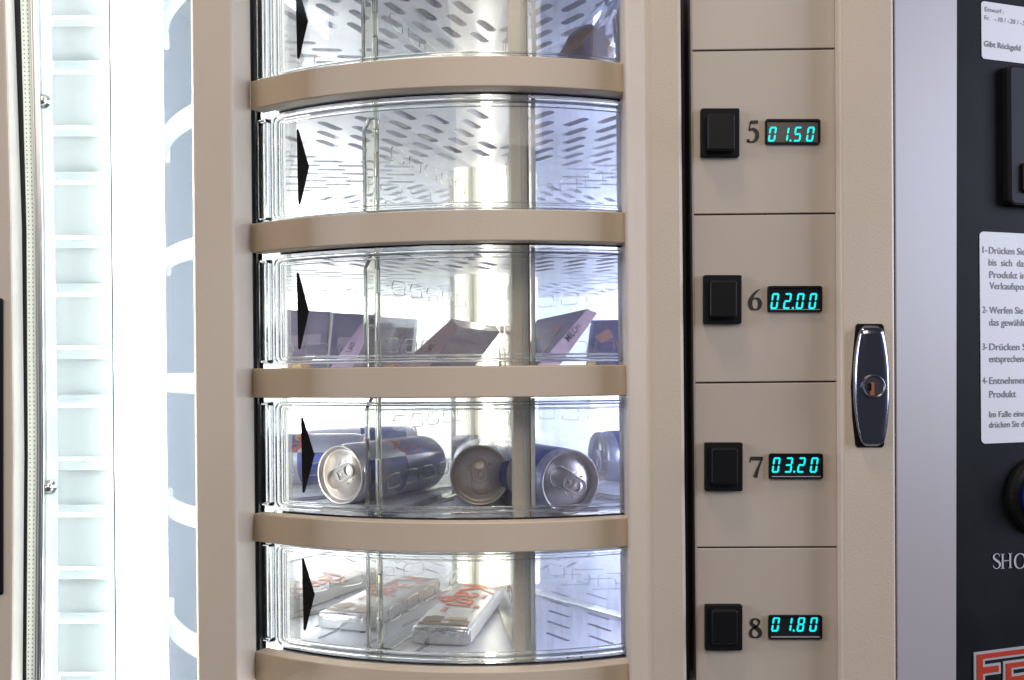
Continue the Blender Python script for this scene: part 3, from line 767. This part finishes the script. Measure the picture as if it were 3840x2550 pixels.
# dividers
def radial(th):
    e = Vector((math.sin(th), -math.cos(th), 0)); n = Vector((math.cos(th), math.sin(th), 0)); return e, n
C0 = Vector((CX, CY, 0))
for row in range(5):
    zf, zc = TZ[row + 1] + .002, TZ[row] - .002
    for th, kind in ((-52, 0), (-18.7, 1), (6.3, 2), (40, 0)):
        e, n = radial(R(th)); r0, r1 = .05, .250
        bm = BM()
        f = [C0 + e * r0 + Vector((0, 0, zf)), C0 + e * r1 + Vector((0, 0, zf)), C0 + e * r1 + Vector((0, 0, zc - .012)), C0 + e * (r1 - .006) + Vector((0, 0, zc)), C0 + e * r0 + Vector((0, 0, zc))]
        hexa(bm, [p - n * .0011 for p in f], [p + n * .0011 for p in f])
        dv = finish('divider', bm, 'divider_clear', CA)
        # moulded slot collars, foot and top flange
        bm = BM(); H = zc - zf
        for fz in (.26, .70):
            for k in range(5):
                rc = .085 + k * .034 + (.012 if fz < .5 else 0)
                lp = [(rc + a, zf + H * fz + b) for a, b in rrect(-.0115, -.0055, .0115, .0055, .004, 3)]
                tube(bm, [C0 + e * a + n * .0014 + Vector((0, 0, b)) for a, b in lp], .0005, 6, closed=True)
        finish('slot_collars', bm, 'post_brown' if kind == 2 else 'rim_glass', dv, smooth=True)
        for z_, s_ in ((zf, 1), (zc, -1)):
            bm = BM()
            q = [C0 + e * r0 + Vector((0, 0, z_)), C0 + e * (r1 - .002) + Vector((0, 0, z_))]
            hexa(bm, [q[0] - n * .005, q[1] - n * .005, q[1] + n * .005, q[0] + n * .005], [v + Vector((0, 0, s_ * .0016)) for v in (q[0] - n * .005, q[1] - n * .005, q[1] + n * .005, q[0] + n * .005)])
            finish('flange', bm, 'rim_glass', dv)
        if kind == 2:      # opaque cream front post
            bm = BM(); ym = (BANDS[row][1] + BANDS[row + 1][0]) / 2
            pa, pb = C0 + e * .266, C0 + e * .252
            hw_ = .0062
            hexa(bm, [pa - n * hw_ + Vector((0, 0, zf)), pa + n * hw_ + Vector((0, 0, zf)), pa + n * hw_ + Vector((0, 0, zc)), pa - n * hw_ + Vector((0, 0, zc))],
                 [pb - n * hw_ + Vector((0, 0, zf)), pb + n * hw_ + Vector((0, 0, zf)), pb + n * hw_ + Vector((0, 0, zc)), pb - n * hw_ + Vector((0, 0, zc))])
            for u0, u1, mi in ((.0012, .0046, 1), (.0063, .0074, 2)):
                pc_ = C0 + e * .2675
                hexa(bm, [pc_ + n * u0 + Vector((0, 0, zf)), pc_ + n * u1 + Vector((0, 0, zf)), pc_ + n * u1 + Vector((0, 0, zc)), pc_ + n * u0 + Vector((0, 0, zc))],
                     [pb + n * u0 + Vector((0, 0, zf)), pb + n * u1 + Vector((0, 0, zf)), pb + n * u1 + Vector((0, 0, zc)), pb + n * u0 + Vector((0, 0, zc))], mi)
            finish('post', bm, ['post_cream', 'core_cream', 'post_brown'], dv, bevel=.0006)
        if kind == 1:      # clear grip with sloping top, and its hinge pin with knuckles
            bm = BM(); pa = C0 + e * .262; pb = C0 + e * .252
            prof = [(-.0095, zf + .004), (.0008, zf - .001), (.0008, zc - .010), (-.0045, zc - .010), (-.0095, zc - .019)]
            hexa(bm, [pa + n * u + Vector((0, 0, z_)) for u, z_ in prof], [pb + n * u + Vector((0, 0, z_)) for u, z_ in prof])
            finish('grip', bm, 'rim_glass', dv, bevel=.001)
            bm = BM(); pq = C0 + e * .264 + n * .0040
            tube(bm, [pq + Vector((0, 0, zf)), pq + Vector((0, 0, zc))], .0011, 8)
            for a, b in ((.10, .28), (.45, .63), (.80, .97)):
                q0, q1 = zf + H * a, zf + H * b
                hexa(bm, [pq + n * u + Vector((0, -.0018, z_)) for u, z_ in ((-.002, q0), (.0024, q0), (.0024, q1), (-.002, q1))], [pq + n * u + Vector((0, .0018, z_)) for u, z_ in ((-.002, q0), (.0024, q0), (.0024, q1), (-.002, q1))])
            finish('hinge', bm, 'rim_glass', dv, bevel=.0005)

# ================================================================== GOODS IN THE TRAYS
FZ = [z + (.0019 if i < 3 else .0008) for i, z in enumerate(TZ)]       # tray surfaces; row r stands on FZ[r+1]
# ---- drink cans
def make_can():
    root = empty('drink_can', (0, 0, 0))
    bm = BM(); n = 48
    prof = [(0, .004), (.018, .003), (.0215, .0), (.0235, .001), (.0265, .008), (.0265, .040), (.0265, .066), (.0265, .092), (.0265, .118), (.0255, .124), (.0245, .128)]
    def mf(i, k):
        if i < 4 or i > 7: return 0
        q = (k // 12 + (1 if i < 6 else 0)) % 2
        return 1 if q else 0
    lathe(bm, prof, n, mif=mf); finish('body', bm, ['can_silver', 'can_blue'], root, smooth=True, local=True)
    bm = BM()
    lathe(bm, [(.0242, .1275), (.0258, .1285), (.0260, .1305), (.0252, .1315), (.0240, .1305), (.0226, .1270), (.0216, .1262), (.0208, .1278), (.0, .1282)], n)
    for u, v in ((.009, .009), (-.009, .009)): lathe(bm, [(.0, .0010), (.0008, .0006), (.0012, 0)], 10, mtx=Matrix.Translation((u, v, .1281)))
    stroke_pts = [(-.0105, .004, .0009), (-.0075, -.002, .0009), (-.0080, -.009, .0009), (-.0045, -.0150, .0009)]
    for s_ in (1, -1): tube(bm, [Vector((s_ * a, b, .1284)) for a, b, _ in stroke_pts], .00045, 6)
    tube(bm, [Vector((.0085 * math.cos(R(a)), -.0095 + .0085 * math.sin(R(a)), .1283)) for a in range(180, 361, 15)], .0004, 6)
    lid = finish('lid', bm, 'can_lid', root, smooth=True, local=True)
    ell = lambda cx_, cy_, rx, ry, m_=20: [(cx_ + rx * math.cos(2 * math.pi * k / m_), cy_ + ry * math.sin(2 * math.pi * k / m_)) for k in range(m_)]
    sb = shape2d([rrect(-.0064, -.0062, .0064, .0150, .0055, 5), ell(0, .0090, .0043, .0040), rrect(-.0040, -.0030, .0040, .0030, .0008, 2)], .0009)
    bm = BM(); merge(bm, sb, lambda v: Vector((v.x, v.y, v.z + .1296)))
    lathe(bm, [(0, .0012), (.0016, .0010), (.0020, 0)], 12, mtx=Matrix.Translation((0, 0, .1290)))
    box(bm, (-.0032, -.0022, .1286), (.0032, .0022, .1292))
    tube(bm, [Vector((a, b, .1300)) for a, b in rrect(-.0064, -.0062, .0064, .0150, .0055, 4)], .0006, 6, closed=True)
    finish('tab', bm, 'can_lid', root, smooth=False, local=True)
    # loose red lettering-like brush marks and a yellow disc on two sides
    bm = BM()
    for a0 in (R(45), R(225)):
        def on(u, v): a = a0 + u / .0265; return Vector((.02665 * math.cos(a), .02665 * math.sin(a), .066 + v))
        seg = 14
        for k in range(seg):
            q = [(.0075 * math.cos(2 * math.pi * (k + j) / seg), .0075 * math.sin(2 * math.pi * (k + j) / seg)) for j in (0, 1)]
            f = bm.faces.new([bm.verts.new(on(0, 0)), bm.verts.new(on(*q[0])), bm.verts.new(on(*q[1]))]); f.material_index = 1
        for pts in ([(-.020, -.006, .003), (-.012, .003, .006), (-.004, .001, .007), (-.002, -.004, .003)], [(.020, -.006, .003), (.012, .003, .006), (.004, .001, .007), (.002, -.004, .003)], [(-.014, -.010, .0022), (-.010, -.003, .002)], [(.014, -.010, .0022), (.010, -.003, .002)], [(-.008, .004, .004), (-.013, .011, .0015)], [(.008, .004, .004), (.013, .011, .0015)]):
            stroke(bm, pts, lambda s, t: on(s, t) * 1.003)
        for k in range(7):
            x = -.017 + k * .0055
            stroke(bm, [(x, -.022, .0022), (x + .001, -.0145, .0022)], lambda s, t: on(s, t))
            if k % 2: stroke(bm, [(x - .001, -.022, .0018), (x + .003, -.022, .0018)], lambda s, t: on(s, t))
    finish('print', bm, ['can_red', 'can_yellow'], root, local=True)
    return root
def copy_tree(o, parent=None):
    c = o.copy(); COL.objects.link(c)
    if parent: c.parent = parent
    for ch in list(o.children): copy_tree(ch, c)
    return c
can0 = make_can(); used = [False]
def place_can(lidpos, direction, roll, label, printed=True):
    """lidpos: centre of the lid; direction: from base to lid (level)"""
    c = can0 if not used[0] else copy_tree(can0); used[0] = True
    d = Vector(direction).normalized(); s = d.cross(Vector((0, 0, 1))).normalized(); u = s.cross(d)
    m_ = Matrix(((s.x, u.x, d.x, 0), (s.y, u.y, d.y, 0), (s.z, u.z, d.z, 0), (0, 0, 0, 1)))
    c.matrix_world = Matrix.Translation(Vector(lidpos) - d * .1315) @ m_ @ Matrix.Rotation(R(roll), 4, 'Z')
    if not printed:
        for ch in list(c.children):
            if ch.name.startswith('print'): bpy.data.objects.remove(ch)
    tag(c, label, 'can', 'drink cans lying in the tray'); return c
zc = FZ[4] + .0268
def at(x, y, z): # point at photo column x, depth y, height z
    return Vector((P(x, 1770, y).x, y, z))
place_can(at(1272, .790, zc), (-.50, -.86, 0), 62, 'blue and silver can lying askew behind the hinge, red print on its side')
place_can(at(1800, .778, zc), (.035, -1, 0), -4, 'can lying end-on in the middle compartment with its tab upright', False)
place_can(at(2140, .722, zc), (.42, -.91, 0), 118, 'can lying beside the cream post, its lid closest to the glass', False)
place_can(Vector((-.150, .935, zc)), (.99, -.12, 0), 20, 'silver can lying crosswise behind the black arrow at the left')
place_can(Vector((-.115, 1.075, zc)), (.97, .25, 0), 110, 'can at the very back, only its bright blue band showing')
place_can(Vector((.088, .945, zc)), (-.95, -.30, 0), 165, 'silver can lying crosswise behind the right-hand can')

# ---- wafer bars
def make_wafer():
    root = empty('wafer_bar', (0, 0, 0))
    Lh, wh, h = .078, .0245, .0140
    bm = BM(); rows = []
    ys = [-Lh, -Lh + .0015, -Lh + .006, -.04, 0, .04, Lh - .006, Lh - .0015, Lh]
    for i, y in enumerate(ys):
        k = .90 if i in (0, 8) else (.97 if i in (1, 7) else 1.0)
        pts = []
        for x, z in ((-wh, .001), (-wh, h * .86), (-wh * .93, h), (-wh * .4, h * 1.02), (wh * .4, h * 1.02), (wh * .93, h), (wh, h * .86), (wh, .001)):
            pts.append(bm.verts.new((x * k, y, z * (k if i in (0, 8) else 1))))
        rows.append(pts)
    for i in range(len(ys) - 1):
        for k in range(8):
            f = bm.faces.new((rows[i][k], rows[i][(k + 1) % 8], rows[i + 1][(k + 1) % 8], rows[i + 1][k])); f.material_index = 0 if 2 <= i <= 5 else 1
    bm.faces.new(rows[0]).material_index = 1; bm.faces.new(rows[-1][::-1]).material_index = 1
    finish('wrapper', bm, ['wafer_white', 'foil'], root, smooth=True, local=True, bevel=.0012)
    bm = BM(); zt = h * 1.02 + .0004
    def quad(pts, mi): bm.faces.new([bm.verts.new((x, y, zt + .0001 * mi)) for x, y in pts]).material_index = mi
    # picture of the wafers at the near end
    quad([(-.021, -.070), (.021, -.070), (.021, -.058), (.004, -.057), (.003, -.064), (-.021, -.063)], 1)
    quad([(-.020, -.060), (-.004, -.061), (-.003, -.046), (-.012, -.042), (-.020, -.047)], 1)
    quad([(-.002, -.055), (.018, -.055), (.016, -.046), (.001, -.045)], 2)
    finish('picture', bm, ['orange_ink', 'wafer_brown', 'wafer_gold'], root, local=True)
    return root
def word(root, ang, pos, size):
    bm = BM(); zt = .0140 * 1.02 + .0006
    t = text_bm('Kägi', size, size * 2.5, .012, .25); m_ = Matrix.Translation((pos[0], pos[1], zt)) @ Matrix.Rotation(R(ang), 4, 'Z')
    merge(bm, t, lambda v: m_ @ v); t = text_bm('fret', size * .22, size * .5, .01, .3); 
    m2 = m_ @ Matrix.Translation((size * 2.55, size * .02, 0)); merge(bm, t, lambda v: m2 @ v)
    finish('brand_word', bm, 'orange_ink', root, local=True)
def place(o, pos, ang, label, cat, group):
    o.location = pos; o.rotation_euler = (0, 0, R(ang)); tag(o, label, cat, group)
zw = FZ[5]
w = make_wafer(); w2 = copy_tree(w); w3 = copy_tree(w)
word(w, -90, (-.013, .072), .034); word(w2, -90, (-.013, .072), .034); word(w3, 90, (.014, -.060), .036)
place(w, Vector((-.0465, .806, zw)), -10, 'white and orange wafer bar with silver end in the middle compartment', 'wafer bar', 'wafer bars in the lowest row')
place(w2, Vector((-.122, .848, zw)), -19, 'wafer bar behind the arrow with its crinkled foil end facing out', 'wafer bar', 'wafer bars in the lowest row')
place(w3, Vector((-.192, .905, zw)), -26, 'leftmost wafer bar lying alongside another, its orange name reading inward', 'wafer bar', 'wafer bars in the lowest row')

# ---- chocolate packs
def pack(name, f, b, mats, mis, label, group='chocolate packs'):
    """block given by two quads; pillowed a little"""
    root = empty(name, sum(f + b, Vector()) / 8)
    tag(root, label, 'chocolate', group)
    bm = BM(); fs = hexa(bm, f, b, mis=mis)
    bmesh.ops.subdivide_edges(bm, edges=bm.edges, cuts=4, use_grid_fill=True, smooth=0.0)
    o = finish('wrapper', bm, mats, root, smooth=False, bevel=0)
    md = o.modifiers.new('bevel', 'BEVEL'); md.width = .0012; md.segments = 3; md.limit_method = 'ANGLE'; md.angle_limit = R(40)
    return root
mat('clear_foil', (.27, .23, .27), .2, .35, bump=(40, .5, .003))
# middle pack: spine facing left, broad face to the right
bq = [P(1440, 1424, .745), P(1575, 1424, .725), P(1745, 1424, .735), P(1690, 1424, .755)]
tq = [P(1692, 1194, .840), P(1718, 1226, .822), P(1878, 1246, .835), P(1862, 1221, .853)]
# loops: spine edge order A0 B / A1 C / E D / Eb Db
pk = pack('chocolate_pack', [bq[0], bq[1], bq[2], bq[3]], [tq[0], tq[1], tq[2], tq[3]], ['pinkish', 'clear_foil', 'lilac'], [2, 1, 0, 1, 1, 2], 'pink-sided chocolate pack tipped up in the middle compartment, marked LAIT', 'chocolate packs')
def write3(root, body, a, b, up, size, matn='ink', off=.0006):
    """lettering from a towards b on a face whose up direction is 'up'"""
    ex = (b - a).normalized(); up = (up - ex * up.dot(ex)).normalized(); n = ex.cross(up)
    t = text_bm(body, size, None, .004); bm = BM(); merge(bm, t, lambda v: a + ex * v.x + up * v.y + n * off)
    finish('lettering', bm, matn, root)
sa, sb_ = bq[0].lerp(tq[0], .46), bq[0].lerp(tq[0], .70); ua, ub = bq[1].lerp(tq[1], .46), bq[1].lerp(tq[1], .70)
write3(pk, 'LAIT', ua.lerp(sa, .40), ub.lerp(sb_, .40), sa - ua, .0058)
bm = BM(); tip = P(1895, 1250, .845)
hexa(bm, [tq[2], tq[3], tip + Vector((.002, 0, .002)), tip + Vector((.002, 0, -.003))], [p + Vector((0, .0012, 0)) for p in (tq[2], tq[3], tip + Vector((.002, 0, .002)), tip + Vector((.002, 0, -.003)))])
finish('crimp', bm, 'clear_foil', pk)
# leaning pack beside the hinge
bq = [P(1205, 1424, .80), P(1300, 1424, .785), P(1420, 1424, .79), P(1380, 1424, .81)]
tq = [P(1352, 1212, .865), P(1392, 1232, .85), P(1480, 1240, .86), P(1450, 1215, .875)]
pk = pack('chocolate_pack', bq, tq, ['lilac', 'clear_foil', 'purple'], [2, 1, 0, 1, 1, 2], 'lilac chocolate pack leaning behind the hinge of the left compartment')
sa, sb_ = bq[0].lerp(tq[0], .50), bq[0].lerp(tq[0], .80); ua, ub = bq[1].lerp(tq[1], .50), bq[1].lerp(tq[1], .80)
write3(pk, 'LAIT', ua.lerp(sa, .45), ub.lerp(sb_, .45), sa - ua, .0058)
# upright packs at the back left
zf3 = FZ[3]
def upright(x0, x1, ytop, Y, lean, label):
    f = [P(x0, 1424, Y), P(x1, 1424, Y + .01), P(x1 + lean, ytop + 8, Y + .03), P(x0 + lean, ytop, Y + .02)]
    for v in f[:2]: v.z = zf3 + .0004
    b = [v + Vector((.002, .013, 0)) for v in f]
    r_ = pack('chocolate_pack', f, b, ['purple', 'lilac'], [0, 0, 1, 0, 0, 0], label)
    bm = BM(); n_ = (f[1] - f[0]).cross(f[3] - f[0]).normalized(); n_ = -n_ if n_.y > 0 else n_
    def on(s, t): return (f[0].lerp(f[1], s)).lerp(f[3].lerp(f[2], s), t) + n_ * .0007
    bm.faces.new([bm.verts.new(on(*q)) for q in ((.12, .05), (.75, .08), (.62, .30), (.25, .26))]).material_index = 0
    bm.faces.new([bm.verts.new(on(*q)) for q in ((.30, .10), (.55, .12), (.48, .22), (.34, .20))]).material_index = 1
    bm.faces.new([bm.verts.new(on(*q)) for q in ((.15, .45), (.85, .50), (.85, .66), (.15, .62))]).material_index = 2
    finish('picture', bm, ['choc_print', 'yellow_pack', 'lilac'], r_)
    return r_
upright(1030, 1218, 1160, .930, 20, 'purple chocolate pack standing upright behind the black arrow')
upright(1226, 1398, 1172, .938, 24, 'purple chocolate pack standing upright directly left of the hinge')
upright(1408, 1535, 1188, .945, 22, 'purple chocolate pack standing upright just right of the hinge')
# right-hand pack with its spine turned to the right
bq = [P(1950, 1424, .790), P(1965, 1424, .725), P(2062, 1424, .735), P(2075, 1424, .80)]
tq = [P(2010, 1200, .86), P(2203, 1157, .80), P(2244, 1172, .81), P(2080, 1200, .875)]
pk = pack('chocolate_pack', bq, tq, ['lilac', 'pinkish', 'purple_dark'], [2, 1, 0, 1, 2, 2], 'chocolate pack tipped against the sliding leaf, marked MILCH')
sa, sb_ = bq[1].lerp(tq[1], .52), bq[1].lerp(tq[1], .86); ua, ub = bq[2].lerp(tq[2], .52), bq[2].lerp(tq[2], .86)
write3(pk, 'MILCH', ua.lerp(sa, .42), ub.lerp(sb_, .42), sa - ua, .0058)
bm = BM()
n_ = (bq[1] - bq[0]).cross(tq[0] - bq[0]).normalized(); n_ = -n_ if n_.y > 0 else n_
def on(s, t): return (bq[0].lerp(bq[1], s)).lerp(tq[0].lerp(tq[1], s), t) + n_ * .0008
for q, mi in ((((.10, .40), (.75, .62), (.72, .80), (.10, .62)), 0), (((.20, .15), (.80, .38), (.78, .50), (.20, .28)), 1), (((.55, .02), (.92, .14), (.90, .30), (.60, .20)), 0)):
    bm.faces.new([bm.verts.new(on(*z)) for z in q]).material_index = mi
finish('picture', bm, ['choc_print', 'yellow_pack'], pk)
f = [P(2190, 1424, .87), P(2440, 1424, .85), P(2460, 1195, .88), P(2215, 1200, .90)]
pk = pack('chocolate_pack', f, [v + Vector((.002, .014, 0)) for v in f], ['purple_dark'], None, 'dark blue chocolate pack at the far right against the upright')
bm = BM()
def on2(s, t): return (f[0].lerp(f[1], s)).lerp(f[3].lerp(f[2], s), t) + Vector((0, -.0010, 0))
for q, mi in ((((.08, .72), (.30, .85), (.38, .70), (.20, .60)), 0), (((.42, .60), (.62, .72), (.66, .55), (.48, .48)), 0), (((.02, .08), (.16, .10), (.14, .35), (.03, .32)), 1)):
    bm.faces.new([bm.verts.new(on2(*z)) for z in q]).material_index = mi
finish('picture', bm, ['choc_print', 'yellow_pack'], pk)
f = [P(1868, 1424, .83), P(1935, 1424, .82), P(1938, 1216, .84), P(1872, 1216, .85)]
pack('snack_pack', f, [v + Vector((.004, .02, 0)) for v in f], ['yellow_pack'], None, 'yellow snack pack peeping out left of the cream post', None)

# ---- roll in a clear bag, top row
root = empty('bread_roll', Vector((.062, .775, FZ[1])), 'brown bread roll in a clear crinkled bag, top row at the right', 'bread roll')
bm = BM(); bmesh.ops.create_uvsphere(bm, u_segments=32, v_segments=20, radius=1)
for v in bm.verts:
    t = (v.co.z + 1) / 2
    k = 1.0 - .25 * t
    v.co = Vector((v.co.x * .031 * k + .008 * t, v.co.y * .036 * k, t * .082)) + Vector((.060, .775, FZ[1] + .0005))
    v.co += Vector((math.sin(v.co.z * 300) * .0006, 0, math.sin(v.co.x * 400) * .0006))
finish('roll', bm, 'bread', root, smooth=True)
bm = BM(); rings = []
for i in range(15):
    t = i / 14; ring = []
    cx_ = .060 + .055 * t ** 1.4; cz = FZ[1] + .0005 + t * .118; rr = .042 * (1 - .62 * t ** 2)
    for k in range(30):
        a = 2 * math.pi * k / 30
        j = 1 + (.10 * math.sin(5 * a + 6 * t) + .07 * math.sin(9 * a - 11 * t + 1)) * (.3 + t) + random.uniform(-.03, .03)
        ring.append(bm.verts.new((cx_ + rr * j * math.cos(a), .775 + rr * j * .95 * math.sin(a), cz)))
    rings.append(ring)
for i in range(14):
    for k in range(30): bm.faces.new((rings[i][k], rings[i][(k + 1) % 30], rings[i + 1][(k + 1) % 30], rings[i + 1][k]))
bm.faces.new(rings[0][::-1])
finish('bag', bm, 'bag_film', root, smooth=False)
bm = BM(); Ya = .728
def lab(x, y, d=0): return P(x, y, Ya - d)
hexa(bm, [lab(*q) for q in ((2225, 120), (2268, 92), (2280, 212), (2222, 212))], [lab(*q) + Vector((0, .0006, 0)) for q in ((2225, 120), (2268, 92), (2280, 212), (2222, 212))], 0)
hexa(bm, [lab(*q) for q in ((2296, 70), (2356, 55), (2356, 150), (2302, 160))], [lab(*q) + Vector((0, .0006, 0)) for q in ((2296, 70), (2356, 55), (2356, 150), (2302, 160))], 0)
for k in range(9):
    x = 2306 + k * 5; hexa(bm, [lab(x, 100, .0004), lab(x + 2.4, 100, .0004), lab(x + 2.4, 136, .0004), lab(x, 136, .0004)], [lab(x, 100), lab(x + 2.4, 100), lab(x + 2.4, 136), lab(x, 136)], 1)
hexa(bm, [lab(*q, .0004) for q in ((2196, 150), (2212, 140), (2206, 208), (2192, 206))], [lab(*q) for q in ((2196, 150), (2212, 140), (2206, 208), (2192, 206))], 1)
finish('sticker', bm, ['white_label', 'purple'], root)

# crumbs and dirt caught on the rails
bm = BM()
for zt, x0_, x1_, n_ in ((BZ[3][1], 985, 1110, 26), (BZ[4][1], 1010, 1080, 12), (BZ[3][1], 1850, 2330, 10), (BZ[4][1], 1700, 2300, 12), (BZ[5][1], 1800, 2200, 8)):
    for k in range(n_):
        th = theta_of(random.uniform(x0_, x1_), RB - .018, 1400); r_ = random.uniform(.0004, .0011)
        bmesh.ops.create_icosphere(bm, subdivisions=1, radius=r_, matrix=Matrix.Translation(cyl(th, zt - .0008 + r_ * .3, RB - random.uniform(.0155, .0255))) @ Matrix.Diagonal((1.3, .8, .6, 1)))
o = finish('crumbs', bm, 'crumb', VM); o['kind'] = 'stuff'
